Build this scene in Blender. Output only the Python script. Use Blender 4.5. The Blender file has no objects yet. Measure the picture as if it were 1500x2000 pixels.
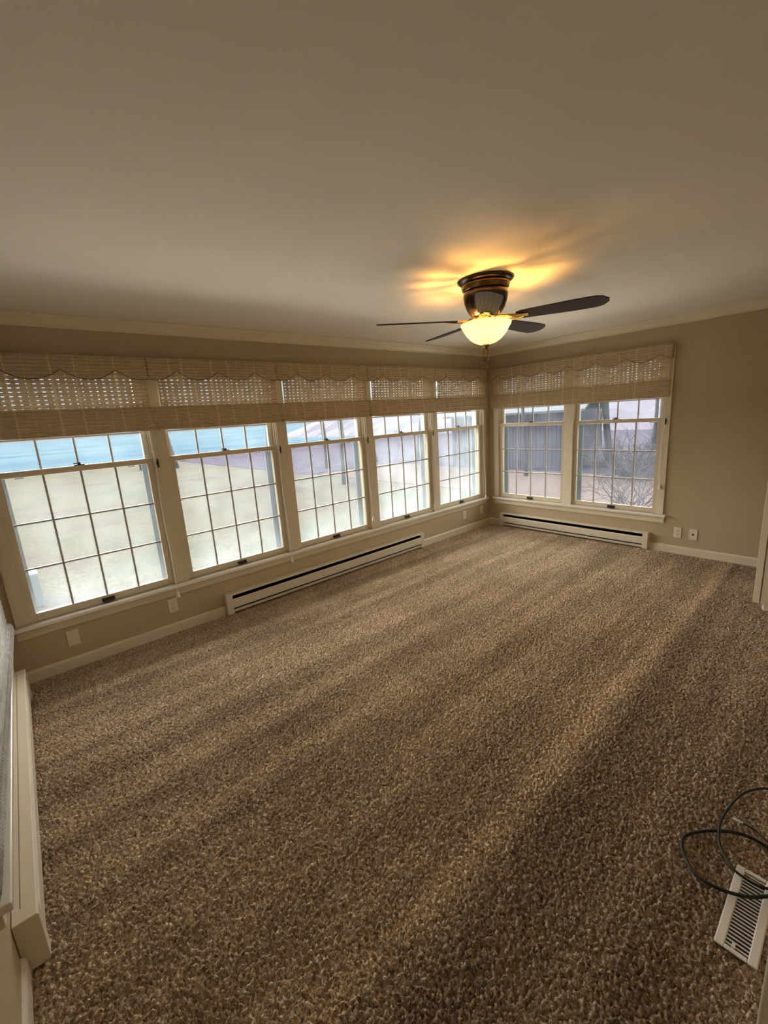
import bpy, bmesh, math, random
import numpy as np
from mathutils import Matrix, Vector

scene = bpy.context.scene
COL = scene.collection
PI = math.pi

# ------------------------------------------------------------------ camera, world, suns, exposure
cam_data = bpy.data.cameras.new('camera')
cam = bpy.data.objects.new('camera', cam_data)
COL.objects.link(cam)
_r = Vector((0.6622342, 0.7465413, -0.0642018))
_d = Vector((0.1195048, -0.1898168, -0.9745195))
_f = Vector((-0.7397057, 0.6376877, -0.2149184))
_u = -_d
cam.matrix_world = Matrix(((_r.x, _u.x, -_f.x, 3.71559), (_r.y, _u.y, -_f.y, -5.28484), (_r.z, _u.z, -_f.z, 1.64387), (0, 0, 0, 1)))
cam_data.sensor_fit = 'VERTICAL'
cam_data.sensor_height = 36.0
cam_data.lens = 36.0 * 840.72 / 2000.0
cam_data.clip_start = 0.01
cam_data.clip_end = 2000
scene.camera = cam

SKY_STRENGTH = 0.62
EXPOSURE = 0.0
SUNS = [  # name, direction light travels, strength, angle, colour
    ('sun_lakeside', (0.80, 0.05, -0.85), 15.5, 100, (1.0, 0.935, 0.84)),
    ('sun_woodside', (-0.10, -0.80, -0.85), 10.0, 100, (1.0, 0.935, 0.84)),
    ('sun_nearside', (0.10, 0.80, -0.66), 5.0, 100, (1.0, 0.945, 0.87)),
]
LAMP_POWER = 44.0

world = bpy.data.worlds.new('overcast_sky')
scene.world = world
world.use_nodes = True
wn = world.node_tree.nodes
wl = world.node_tree.links
wn.clear()
w_out = wn.new('ShaderNodeOutputWorld')
w_bg = wn.new('ShaderNodeBackground')
w_tc = wn.new('ShaderNodeTexCoord')
w_sep = wn.new('ShaderNodeSeparateXYZ')
w_ramp = wn.new('ShaderNodeValToRGB')
w_noise = wn.new('ShaderNodeTexNoise')
w_map = wn.new('ShaderNodeMapping')
w_mix = wn.new('ShaderNodeMix')
w_mix.data_type = 'RGBA'
w_mix.blend_type = 'MIX'
wl.new(w_tc.outputs['Generated'], w_sep.inputs[0])
wl.new(w_sep.outputs['Z'], w_ramp.inputs[0])
w_ramp.color_ramp.elements[0].position = 0.0
w_ramp.color_ramp.elements[0].color = (0.62, 0.82, 0.95, 1)
w_ramp.color_ramp.elements[1].position = 0.35
w_ramp.color_ramp.elements[1].color = (0.40, 0.68, 1.0, 1)
wl.new(w_tc.outputs['Generated'], w_map.inputs[0])
w_map.inputs['Scale'].default_value = (3, 3, 9)
wl.new(w_map.outputs[0], w_noise.inputs['Vector'])
w_noise.inputs['Scale'].default_value = 2.0
w_noise.inputs['Detail'].default_value = 5
wl.new(w_noise.outputs['Fac'], w_mix.inputs[0])
wl.new(w_ramp.outputs[0], w_mix.inputs[6])
w_mix.inputs[7].default_value = (0.80, 0.92, 1.0, 1)
wl.new(w_mix.outputs[2], w_bg.inputs[0])
w_bg.inputs[1].default_value = SKY_STRENGTH
wl.new(w_bg.outputs[0], w_out.inputs[0])

for nm, dr, st, an, colr in SUNS:
    ld = bpy.data.lights.new(nm, 'SUN')
    ld.energy = st
    ld.angle = math.radians(an)
    ld.color = colr
    lo = bpy.data.objects.new(nm, ld)
    COL.objects.link(lo)
    lo.location = (-12 * dr[0], -2.5 - 12 * dr[1], 9)
    lo.rotation_euler = Vector(dr).to_track_quat('-Z', 'Y').to_euler()

vs = scene.view_settings
vs.view_transform = 'Standard'
vs.look = 'None'
vs.exposure = EXPOSURE
vs.gamma = 1.0
vs.use_curve_mapping = False
scene.cycles.use_denoising = True
scene.cycles.max_bounces = 10
scene.cycles.diffuse_bounces = 6
scene.cycles.transparent_max_bounces = 24
scene.cycles.sample_clamp_indirect = 6.0
scene.cycles.caustics_reflective = False
scene.cycles.caustics_refractive = False

# ------------------------------------------------------------------ helpers
class MB:
    """collects simple solids and links them as one mesh object"""
    def __init__(self):
        self.v = []
        self.f = []
        self.mi = []
        self.cur = 0
    def add(self, verts, faces):
        o = len(self.v)
        self.v += [tuple(p) for p in verts]
        for f in faces:
            self.f.append([i + o for i in f])
            self.mi.append(self.cur)
        return self
    def box(self, x0, x1, y0, y1, z0, z1):
        if x0 > x1: x0, x1 = x1, x0
        if y0 > y1: y0, y1 = y1, y0
        if z0 > z1: z0, z1 = z1, z0
        self.add([(x0, y0, z0), (x1, y0, z0), (x1, y1, z0), (x0, y1, z0), (x0, y0, z1), (x1, y0, z1), (x1, y1, z1), (x0, y1, z1)],
                 [(0, 3, 2, 1), (4, 5, 6, 7), (0, 1, 5, 4), (1, 2, 6, 5), (2, 3, 7, 6), (3, 0, 4, 7)])
        return self
    def tube(self, pts, r, n=8, caps=True):
        pts = [Vector(p) for p in pts]
        rs = r if isinstance(r, (list, tuple)) else [r] * len(pts)
        rings = []
        prev = None
        for i, p in enumerate(pts):
            a = pts[max(i - 1, 0)]
            b = pts[min(i + 1, len(pts) - 1)]
            t = (b - a)
            if t.length < 1e-9: t = Vector((0, 0, 1))
            t.normalize()
            if prev is None:
                q = t.orthogonal().normalized()
            else:
                q = prev - t * prev.dot(t)
                if q.length < 1e-6: q = t.orthogonal()
                q.normalize()
            prev = q
            w = t.cross(q)
            rings.append([p + (q * math.cos(2 * PI * k / n) + w * math.sin(2 * PI * k / n)) * rs[i] for k in range(n)])
        vs_ = [c for ring in rings for c in ring]
        fs = []
        for i in range(len(pts) - 1):
            for k in range(n):
                fs.append((i * n + k, i * n + (k + 1) % n, (i + 1) * n + (k + 1) % n, (i + 1) * n + k))
        if caps:
            fs.append(tuple(range(n - 1, -1, -1)))
            fs.append(tuple((len(pts) - 1) * n + k for k in range(n)))
        return self.add(vs_, fs)
    def lathe(self, prof, n=40, cx=0, cy=0, close=False):
        """prof: list of (r, z); revolved about the vertical axis"""
        m = len(prof)
        vs_ = []
        for r, z in prof:
            for k in range(n):
                a = 2 * PI * k / n
                vs_.append((cx + r * math.cos(a), cy + r * math.sin(a), z))
        fs = []
        rng = m if close else m - 1
        for i in range(rng):
            j = (i + 1) % m
            for k in range(n):
                fs.append((i * n + k, i * n + (k + 1) % n, j * n + (k + 1) % n, j * n + k))
        return self.add(vs_, fs)
    def prism(self, prof, axis, a, b):
        """prof: list of 2-D points (closed); extruded along axis from a to b"""
        n = len(prof)
        def P(p, t):
            if axis == 0: return (t, p[0], p[1])
            if axis == 1: return (p[0], t, p[1])
            return (p[0], p[1], t)
        vs_ = [P(p, a) for p in prof] + [P(p, b) for p in prof]
        fs = [(i, (i + 1) % n, n + (i + 1) % n, n + i) for i in range(n)]
        fs.append(tuple(range(n - 1, -1, -1)))
        fs.append(tuple(range(n, 2 * n)))
        return self.add(vs_, fs)
    def build(self, name, mat=None, parent=None, smooth=False, bevel=0.0, seg=2, mats=None, solid=0.0):
        me = bpy.data.meshes.new(name)
        me.from_pydata(self.v, [], self.f)
        bm = bmesh.new()
        bm.from_mesh(me)
        bmesh.ops.recalc_face_normals(bm, faces=bm.faces)
        bm.to_mesh(me)
        bm.free()
        for m in (mats or [mat]):
            me.materials.append(m)
        if mats:
            me.polygons.foreach_set('material_index', self.mi)
        if smooth:
            me.polygons.foreach_set('use_smooth', [True] * len(me.polygons))
        o = bpy.data.objects.new(name, me)
        COL.objects.link(o)
        if parent is not None:
            o.parent = parent
        if solid:
            md = o.modifiers.new('thickness', 'SOLIDIFY')
            md.thickness = solid
            md.offset = 0
        if bevel:
            md = o.modifiers.new('bevel', 'BEVEL')
            md.width = bevel
            md.segments = seg
            md.limit_method = 'ANGLE'
            md.angle_limit = math.radians(40)
        return o

def tag(o, label, cat, group=None, kind=None):
    o['label'] = label
    o['category'] = cat
    if group: o['group'] = group
    if kind: o['kind'] = kind
    return o

def struct(o, label=None):
    o['kind'] = 'structure'
    if label: o['label'] = label
    return o

def empty(name, loc=(0, 0, 0), rz=0.0):
    o = bpy.data.objects.new(name, None)
    o.empty_display_size = 0.1
    COL.objects.link(o)
    o.location = loc
    o.rotation_euler = (0, 0, rz)
    return o

def copy_tree(o, parent=None, skip=()):
    c = o.copy()
    COL.objects.link(c)
    c.parent = parent
    for ch in list(o.children):
        if ch.name.split('.')[0] in skip:
            continue
        copy_tree(ch, c, skip)
    return c

def smooth_path(pts, sub=6, closed=False):
    """Catmull-Rom through the points"""
    P = [Vector(p) for p in pts]
    out = []
    n = len(P)
    for i in range(n - 1):
        p0 = P[max(i - 1, 0)]; p1 = P[i]; p2 = P[i + 1]; p3 = P[min(i + 2, n - 1)]
        for k in range(sub):
            t = k / sub
            out.append(0.5 * ((2 * p1) + (p2 - p0) * t + (2 * p0 - 5 * p1 + 4 * p2 - p3) * t * t + (3 * p1 - p0 - 3 * p2 + p3) * t ** 3))
    out.append(P[-1])
    return out

# ------------------------------------------------------------------ materials
class NT:
    def __init__(self, name):
        self.m = bpy.data.materials.new(name)
        self.m.use_nodes = True
        self.n = self.m.node_tree.nodes
        self.l = self.m.node_tree.links
        self.n.clear()
        self.out = self.n.new('ShaderNodeOutputMaterial')
    def node(self, t, **kw):
        nd = self.n.new(t)
        for k, v in kw.items():
            setattr(nd, k, v)
        return nd
    def link(self, a, b):
        self.l.new(a, b)
    def bsdf(self, color=(0.8, 0.8, 0.8), rough=0.5, metal=0.0, spec=0.5):
        b = self.n.new('ShaderNodeBsdfPrincipled')
        b.inputs['Base Color'].default_value = (*color, 1)
        b.inputs['Roughness'].default_value = rough
        b.inputs['Metallic'].default_value = metal
        b.inputs['Specular IOR Level'].default_value = spec
        self.b = b
        self.l.new(b.outputs[0], self.out.inputs['Surface'])
        return b
    def coord(self, kind='Object', scale=(1, 1, 1), rot=(0, 0, 0)):
        tc = self.n.new('ShaderNodeTexCoord')
        mp = self.n.new('ShaderNodeMapping')
        mp.inputs['Scale'].default_value = scale
        mp.inputs['Rotation'].default_value = rot
        self.l.new(tc.outputs[kind], mp.inputs[0])
        return mp.outputs[0]
    def noise(self, vec, scale, detail=3, rough=0.5):
        t = self.n.new('ShaderNodeTexNoise')
        t.inputs['Scale'].default_value = scale
        t.inputs['Detail'].default_value = detail
        t.inputs['Roughness'].default_value = rough
        self.l.new(vec, t.inputs['Vector'])
        return t.outputs['Fac']
    def ramp(self, fac, stops):
        r = self.n.new('ShaderNodeValToRGB')
        e = r.color_ramp.elements
        while len(e) < len(stops):
            e.new(0.5)
        for i, (p, c) in enumerate(stops):
            e[i].position = p
            e[i].color = (*c, 1) if len(c) == 3 else c
        self.l.new(fac, r.inputs[0])
        return r.outputs[0]
    def math(self, op, a, b=None, clamp=False):
        t = self.n.new('ShaderNodeMath')
        t.operation = op
        t.use_clamp = clamp
        for i, x in enumerate((a, b)):
            if x is None: continue
            if isinstance(x, (int, float)): t.inputs[i].default_value = x
            else: self.l.new(x, t.inputs[i])
        return t.outputs[0]
    def mixc(self, fac, a, b, mode='MIX'):
        t = self.n.new('ShaderNodeMix')
        t.data_type = 'RGBA'
        t.blend_type = mode
        for i, x in ((0, fac), (6, a), (7, b)):
            if isinstance(x, (int, float)): t.inputs[i].default_value = x
            elif isinstance(x, tuple): t.inputs[i].default_value = (*x, 1)
            else: self.l.new(x, t.inputs[i])
        return t.outputs[2]
    def bump(self, height, strength=0.3, dist=0.01):
        t = self.n.new('ShaderNodeBump')
        t.inputs['Strength'].default_value = strength
        t.inputs['Distance'].default_value = dist
        self.l.new(height, t.inputs['Height'])
        return t.outputs[0]

def paint(name, color, rough=0.5, var=0.05, bump=0.05, bscale=220, spec=0.4):
    t = NT(name)
    b = t.bsdf(color, rough, spec=spec)
    v = t.coord('Object')
    n = t.noise(v, 3.0, 4)
    lo = tuple(c * (1 - var) for c in color)
    hi = tuple(min(1, c * (1 + var)) for c in color)
    t.link(t.ramp(n, [(0.3, lo), (0.7, hi)]), b.inputs['Base Color'])
    if bump:
        t.link(t.bump(t.noise(v, bscale, 2), bump, 0.004), b.inputs['Normal'])
    return t.m

M = {}
M['wall'] = paint('taupe_wall_paint', (0.52, 0.425, 0.288), 0.75, 0.03, 0.12, 260, 0.25)
M['ceiling'] = paint('ceiling_paint', (0.84, 0.80, 0.72), 0.85, 0.015, 0.2, 160, 0.2)
M['trim'] = paint('cream_trim_paint', (0.78, 0.70, 0.55), 0.4, 0.02, 0.03, 60, 0.4)
M['stool'] = paint('glossy_daylit_stool', (0.86, 0.82, 0.73), 0.22, 0.01, 0.0, 60, 0.9)  # trim cream lightened: window light on the stools put into the colour
M['sash'] = paint('backlit_cream_paint', (0.67, 0.59, 0.445), 0.4, 0.02, 0.03, 60, 0.4)  # trim cream darkened: backlit shade of the long row put into the colour
M['jamb'] = paint('white_vinyl_jamb', (0.80, 0.80, 0.76), 0.35, 0.01, 0.0)
M['screen_frame'] = paint('blue_grey_screen_frame', (0.13, 0.17, 0.23), 0.4, 0.03, 0.0)
M['muntin'] = paint('grey_white_muntin', (0.42, 0.39, 0.36), 0.4, 0.02, 0.0)
M['bronze'] = paint('dark_bronze', (0.035, 0.026, 0.018), 0.35, 0.1, 0.0)
M['heater'] = paint('cream_enamel', (0.76, 0.69, 0.55), 0.35, 0.015, 0.0)
M['heater_dark'] = paint('dark_heating_fins', (0.02, 0.017, 0.014), 0.5, 0.1, 0.0)
M['plate'] = paint('cream_plastic', (0.78, 0.71, 0.56), 0.3, 0.01, 0.0)
M['plate_dark'] = paint('dark_slot', (0.03, 0.025, 0.02), 0.5, 0.0, 0.0)
M['register'] = paint('white_register_enamel', (0.84, 0.82, 0.78), 0.4, 0.06, 0.05, 40)
M['duct'] = paint('dark_duct', (0.015, 0.013, 0.012), 0.8, 0.0, 0.0)
M['cable'] = paint('black_rubber', (0.012, 0.013, 0.013), 0.4, 0.0, 0.0)
M['white_plastic'] = paint('white_plastic', (0.75, 0.75, 0.74), 0.35, 0.0, 0.0)
M['cord'] = paint('ivory_cord', (0.88, 0.85, 0.78), 0.7, 0.02, 0.0)
M['cabinet'] = paint('cream_cabinet_paint', (0.68, 0.59, 0.46), 0.45, 0.02, 0.03, 50)
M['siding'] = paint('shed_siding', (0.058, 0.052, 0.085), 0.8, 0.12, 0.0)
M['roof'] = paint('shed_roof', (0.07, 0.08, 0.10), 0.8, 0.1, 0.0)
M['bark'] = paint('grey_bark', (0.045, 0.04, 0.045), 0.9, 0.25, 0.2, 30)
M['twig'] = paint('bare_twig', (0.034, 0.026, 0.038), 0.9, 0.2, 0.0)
M['reflector'] = paint('pale_reflector', (0.80, 0.77, 0.70), 0.9, 0.04, 0.1, 40)
M['pedestal'] = paint('pale_pedestal', (0.15, 0.18, 0.21), 0.6, 0.03, 0.0)
M['bench'] = paint('weathered_wood', (0.05, 0.055, 0.07), 0.85, 0.15, 0.0)
M['outer'] = paint('exterior_siding', (0.62, 0.60, 0.56), 0.7, 0.03, 0.0)

# carpet: heathered twist pile with vacuum tracks in the pile
t = NT('brown_frieze_carpet')
b = t.bsdf((0.2, 0.14, 0.09), 0.95, spec=0.08)
b.inputs['Sheen Weight'].default_value = 0.15
v = t.coord('Object')
fine = t.noise(v, 260, 2, 0.6)
mid = t.noise(v, 75, 2, 0.6)
f1 = t.ramp(t.math('ADD', t.math('MULTIPLY', fine, 0.5), t.math('MULTIPLY', mid, 0.5)),
            [(0.36, (0.15, 0.105, 0.070)), (0.50, (0.52, 0.398, 0.272)), (0.63, (0.92, 0.76, 0.56))])
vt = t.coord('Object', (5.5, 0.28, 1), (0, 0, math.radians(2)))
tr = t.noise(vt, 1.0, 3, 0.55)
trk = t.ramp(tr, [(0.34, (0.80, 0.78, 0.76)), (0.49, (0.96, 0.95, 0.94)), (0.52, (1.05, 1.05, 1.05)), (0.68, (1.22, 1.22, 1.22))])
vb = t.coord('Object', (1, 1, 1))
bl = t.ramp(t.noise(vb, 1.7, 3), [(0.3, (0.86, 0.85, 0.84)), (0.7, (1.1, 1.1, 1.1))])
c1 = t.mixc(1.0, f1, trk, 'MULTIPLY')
# one vacuum pass near the right side: a raised pale ridge of pile; nap darker further right
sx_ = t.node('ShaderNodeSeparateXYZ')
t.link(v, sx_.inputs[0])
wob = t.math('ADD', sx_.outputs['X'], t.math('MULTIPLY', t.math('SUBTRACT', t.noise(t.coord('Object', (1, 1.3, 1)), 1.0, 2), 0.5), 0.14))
pile_tone = t.ramp(t.math('MULTIPLY', wob, 0.25), [(0.695, (1.04, 1.04, 1.04)), (0.712, (1.30, 1.30, 1.30)), (0.725, (1.22, 1.22, 1.22)), (0.74, (0.80, 0.80, 0.82))])
c1 = t.mixc(1.0, c1, pile_tone, 'MULTIPLY')
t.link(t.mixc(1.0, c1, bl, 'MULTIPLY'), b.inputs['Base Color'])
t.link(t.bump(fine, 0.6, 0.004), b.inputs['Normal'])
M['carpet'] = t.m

# window glass: clear with a thin condensation film, thicker towards the lower edge
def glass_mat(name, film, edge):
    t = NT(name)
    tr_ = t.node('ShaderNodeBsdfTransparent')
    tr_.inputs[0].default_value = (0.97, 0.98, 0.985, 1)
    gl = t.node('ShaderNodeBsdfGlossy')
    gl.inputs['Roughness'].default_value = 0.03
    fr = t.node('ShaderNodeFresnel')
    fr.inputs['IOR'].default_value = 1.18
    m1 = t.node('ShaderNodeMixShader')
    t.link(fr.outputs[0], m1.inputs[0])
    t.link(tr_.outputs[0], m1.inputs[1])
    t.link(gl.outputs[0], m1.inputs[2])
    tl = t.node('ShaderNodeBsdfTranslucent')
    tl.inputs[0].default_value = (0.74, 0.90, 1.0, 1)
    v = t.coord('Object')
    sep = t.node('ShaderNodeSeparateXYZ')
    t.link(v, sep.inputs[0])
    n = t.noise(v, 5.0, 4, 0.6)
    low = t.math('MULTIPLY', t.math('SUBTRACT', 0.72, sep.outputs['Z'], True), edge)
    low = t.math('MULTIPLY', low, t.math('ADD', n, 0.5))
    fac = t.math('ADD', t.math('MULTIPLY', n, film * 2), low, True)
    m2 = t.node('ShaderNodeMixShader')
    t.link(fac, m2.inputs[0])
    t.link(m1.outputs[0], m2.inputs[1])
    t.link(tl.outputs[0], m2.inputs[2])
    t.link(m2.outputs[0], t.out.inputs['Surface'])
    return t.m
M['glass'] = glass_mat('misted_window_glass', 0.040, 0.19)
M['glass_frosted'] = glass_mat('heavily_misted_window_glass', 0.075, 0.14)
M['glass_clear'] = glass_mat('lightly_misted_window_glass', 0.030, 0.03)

# woven shade fabric
def fabric(name, col, holes):
    t = NT(name)
    v = t.coord('Object')
    sep = t.node('ShaderNodeSeparateXYZ')
    t.link(v, sep.inputs[0])
    X, Z = sep.outputs['X'], sep.outputs['Z']
    # weave colour: fine horizontal yarns and pale vertical ladder threads
    yarn = t.node('ShaderNodeTexWave', wave_type='BANDS', bands_direction='Z')
    yarn.inputs['Scale'].default_value = 60
    yarn.inputs['Distortion'].default_value = 1.5
    yarn.inputs['Detail'].default_value = 2
    t.link(v, yarn.inputs['Vector'])
    n1 = t.noise(t.coord('Object', (14, 14, 220)), 1.0, 3)
    c0 = t.ramp(n1, [(0.3, tuple(c * 0.72 for c in col)), (0.7, tuple(min(1, c * 1.2) for c in col))])
    lad = t.noise(t.coord('Object', (30, 0.001, 0.001)), 1.0, 1)
    ladm = t.ramp(lad, [(0.58, (0, 0, 0)), (0.66, (1, 1, 1))])
    c1 = t.mixc(t.math('MULTIPLY', ladm, 0.6), c0, tuple(min(1, c * 1.5) for c in col))
    c2 = t.mixc(t.math('MULTIPLY', yarn.outputs['Fac'], 0.30), c1, tuple(c * 0.45 for c in col))
    di = t.node('ShaderNodeBsdfDiffuse')
    tl = t.node('ShaderNodeBsdfTranslucent')
    t.link(c2, di.inputs[0])
    t.link(c2, tl.inputs[0])
    mx = t.node('ShaderNodeMixShader')
    mx.inputs[0].default_value = 0.05 if holes else (0.38 if name.startswith('pale') else 0.10)
    t.link(di.outputs[0], mx.inputs[1])
    t.link(tl.outputs[0], mx.inputs[2])
    bp = t.bump(t.math('ADD', yarn.outputs['Fac'], t.noise(v, 300, 2)), 0.5, 0.003)
    t.link(bp, di.inputs['Normal'])
    res = mx.outputs[0]
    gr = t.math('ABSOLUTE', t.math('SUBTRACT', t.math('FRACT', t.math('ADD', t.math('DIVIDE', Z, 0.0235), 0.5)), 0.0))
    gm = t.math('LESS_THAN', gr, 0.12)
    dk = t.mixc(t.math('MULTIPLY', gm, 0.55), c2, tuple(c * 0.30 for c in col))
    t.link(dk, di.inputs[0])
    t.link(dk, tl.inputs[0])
    if holes:
        sx, sz = 0.043, 0.0265
        ux = t.math('DIVIDE', X, sx)
        uz = t.math('DIVIDE', Z, sz)
        fx, fz = t.math('FRACT', ux), t.math('FRACT', uz)
        cx_, cz_ = t.math('FLOOR', ux), t.math('FLOOR', uz)
        cmb = t.node('ShaderNodeCombineXYZ')
        t.link(cx_, cmb.inputs[0])
        t.link(cz_, cmb.inputs[1])
        wn_ = t.node('ShaderNodeTexWhiteNoise', noise_dimensions='2D')
        t.link(cmb.outputs[0], wn_.inputs['Vector'])
        wcol = t.node('ShaderNodeTexWhiteNoise', noise_dimensions='1D')
        t.link(cx_, wcol.inputs['W'])
        halfw = t.math('ADD', t.math('MULTIPLY', wn_.outputs['Value'], 0.09), t.math('MULTIPLY', wcol.outputs['Value'], 0.13))
        halfw = t.math('ADD', halfw, 0.04)
        inx = t.math('LESS_THAN', t.math('ABSOLUTE', t.math('SUBTRACT', fx, 0.5)), halfw)
        inz = t.math('LESS_THAN', t.math('ABSOLUTE', t.math('SUBTRACT', fz, 0.5)), t.math('ADD', 0.07, t.math('MULTIPLY', wn_.outputs['Value'], 0.06)))
        hole = t.math('MULTIPLY', inx, inz)
        tp = t.node('ShaderNodeBsdfTransparent')
        mh = t.node('ShaderNodeMixShader')
        t.link(hole, mh.inputs[0])
        t.link(res, mh.inputs[1])
        t.link(tp.outputs[0], mh.inputs[2])
        res = mh.outputs[0]
    t.link(res, t.out.inputs['Surface'])
    return t.m
FAB = (0.72, 0.56, 0.37)
M['fabric'] = fabric('woven_shade_fabric', FAB, False)
M['fabric_open'] = fabric('open_weave_shade_fabric', FAB, True)
M['fabric_pale'] = fabric('pale_woven_shade_fabric', (0.86, 0.84, 0.80), False)
M['piping'] = paint('brown_piping', (0.20, 0.145, 0.085), 0.8, 0.1, 0.0)

# fan
t = NT('antique_brass')
b = t.bsdf((0.32, 0.20, 0.09), 0.28, metal=1.0)
v = t.coord('Object', (1, 1, 1))
t.link(t.ramp(t.noise(v, 14, 3), [(0.3, (0.20, 0.12, 0.05)), (0.7, (0.42, 0.27, 0.12))]), b.inputs['Base Color'])
M['brass'] = t.m
t = NT('dark_pewter')
b = t.bsdf((0.06, 0.045, 0.035), 0.25, metal=0.9)
t.link(t.ramp(t.noise(t.coord('Object'), 18, 2), [(0.3, (0.045, 0.032, 0.025)), (0.7, (0.10, 0.075, 0.055))]), b.inputs['Base Color'])
M['pewter'] = t.m
t = NT('polished_brass')
b = t.bsdf((0.85, 0.56, 0.18), 0.22, metal=1.0)
t.link(t.ramp(t.noise(t.coord('Object'), 12, 2), [(0.3, (0.75, 0.47, 0.14)), (0.7, (0.92, 0.64, 0.24))]), b.inputs['Base Color'])
M['gold'] = t.m
t = NT('dark_walnut_blade')
b = t.bsdf((0.06, 0.04, 0.035), 0.6, spec=0.15)
wv = t.node('ShaderNodeTexWave', wave_type='BANDS', bands_direction='Y')
wv.inputs['Scale'].default_value = 14
wv.inputs['Distortion'].default_value = 4
t.link(t.coord('Object', (0.3, 1, 1)), wv.inputs['Vector'])
t.link(t.ramp(wv.outputs['Fac'], [(0.0, (0.034, 0.024, 0.024)), (1.0, (0.060, 0.042, 0.038))]), b.inputs['Base Color'])
M['blade'] = t.m
t = NT('lit_frosted_glass')
tl = t.node('ShaderNodeBsdfTranslucent')
tl.inputs[0].default_value = (0.36, 0.40, 0.36, 1)
df = t.node('ShaderNodeBsdfDiffuse')
df.inputs[0].default_value = (0.5, 0.5, 0.45, 1)
m1 = t.node('ShaderNodeMixShader')
m1.inputs[0].default_value = 0.35
t.link(tl.outputs[0], m1.inputs[1])
t.link(df.outputs[0], m1.inputs[2])
em = t.node('ShaderNodeEmission')
em.inputs[0].default_value = (1.0, 0.82, 0.42, 1)
em.inputs[1].default_value = 0.55
ad = t.node('ShaderNodeAddShader')
t.link(m1.outputs[0], ad.inputs[0])
t.link(em.outputs[0], ad.inputs[1])
v = t.coord('Object')
cl = t.noise(v, 9, 3)
t.link(t.math('ADD', 0.52, t.math('MULTIPLY', cl, 0.3)), em.inputs[1])
t.link(ad.outputs[0], t.out.inputs['Surface'])
M['bowl'] = t.m
t = NT('lit_bulb')
em = t.node('ShaderNodeEmission')
em.inputs[0].default_value = (1.0, 0.72, 0.30, 1)
em.inputs[1].default_value = 6.0
n_ = t.noise(t.coord('Object'), 5, 1)
t.link(t.math('ADD', 5.5, n_), em.inputs[1])
t.link(em.outputs[0], t.out.inputs['Surface'])
M['bulb'] = t.m

# outdoors
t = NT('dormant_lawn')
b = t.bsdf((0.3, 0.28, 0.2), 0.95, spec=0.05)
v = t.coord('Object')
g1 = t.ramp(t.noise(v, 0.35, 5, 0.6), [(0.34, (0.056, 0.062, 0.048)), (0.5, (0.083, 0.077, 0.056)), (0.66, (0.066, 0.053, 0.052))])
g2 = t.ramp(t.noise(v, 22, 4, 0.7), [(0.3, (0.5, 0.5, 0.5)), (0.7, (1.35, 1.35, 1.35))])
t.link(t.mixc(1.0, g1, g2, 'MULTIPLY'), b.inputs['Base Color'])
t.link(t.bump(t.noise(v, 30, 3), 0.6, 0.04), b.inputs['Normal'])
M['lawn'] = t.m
t = NT('leaf_litter')
b = t.bsdf((0.3, 0.2, 0.18), 0.95, spec=0.05)
v = t.coord('Object')
t.link(t.ramp(t.noise(v, 12, 5, 0.7), [(0.3, (0.045, 0.034, 0.036)), (0.5, (0.085, 0.063, 0.062)), (0.7, (0.13, 0.105, 0.09))]), b.inputs['Base Color'])
M['litter'] = t.m
t = NT('brushy_woods_floor')
b = t.bsdf((0.05, 0.045, 0.06), 0.95, spec=0.05)
v = t.coord('Object')
t.link(t.ramp(t.noise(v, 1.4, 6, 0.7), [(0.32, (0.020, 0.018, 0.032)), (0.5, (0.042, 0.035, 0.062)), (0.68, (0.072, 0.058, 0.078))]), b.inputs['Base Color'])
t.link(t.bump(t.noise(v, 8, 4), 0.8, 0.15), b.inputs['Normal'])
M['brush'] = t.m
t = NT('pale_lake')
b = t.bsdf((0.12, 0.25, 0.36), 0.6, spec=0.0)
v = t.coord('Object', (0.05, 0.02, 1))
t.link(t.ramp(t.noise(v, 1.5, 5, 0.6), [(0.3, (0.026, 0.062, 0.098)), (0.7, (0.068, 0.105, 0.128))]), b.inputs['Base Color'])
t.link(t.bump(t.noise(t.coord('Object', (0.6, 0.2, 1)), 1.0, 3), 0.2, 0.1), b.inputs['Normal'])
M['lake'] = t.m

# ------------------------------------------------------------------ room shell
H = 2.44
TH = 0.17
GZ = -0.70
WX = 3.95                       # right wall plane
RZA, RZB, RZC = -PI / 2, PI, -math.radians(1.09)
AY0, AY1 = -5.4165, -0.1165     # opening of the long window wall
BX0, BX1 = 0.1185, 2.2375
OZ0, OZ1 = 0.385, 2.13
CY0, CSL = -5.50, -0.019        # near wall: y = CY0 + CSL * x

w = MB()
w.box(-TH, 0, -5.9, 0 + TH, GZ, OZ0)
w.box(-TH, 0, -5.9, 0 + TH, OZ1, H)
w.box(-TH, 0, -5.9, AY0, OZ0, OZ1)
w.box(-TH, 0, AY1, TH, OZ0, OZ1)
struct(w.build('wall_left', M['wall']), 'taupe long window wall on the left')
w = MB()
w.box(0, WX + TH, 0, TH, GZ, OZ0)
w.box(0, WX + TH, 0, TH, OZ1, H)
w.box(0, BX0, 0, TH, OZ0, OZ1)
w.box(BX1, WX + TH, 0, TH, OZ0, OZ1)
struct(w.build('wall_back', M['wall']), 'taupe far wall with a pair of windows')
w = MB()
CU0, CU1 = 0.22, 2.22
w.box(0.0, WX + 0.05, -TH, 0, GZ, OZ0)
w.box(0.0, WX + 0.05, -TH, 0, OZ1, H)
w.box(0.0, CU0, -TH, 0, OZ0, OZ1)
w.box(CU1, WX + 0.05, -TH, 0, OZ0, OZ1)
o = w.build('wall_near', M['wall'])
o.location = (0, CY0, 0)
o.rotation_euler = (0, 0, RZC)
struct(o, 'taupe near wall at the left edge of the photo')
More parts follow.
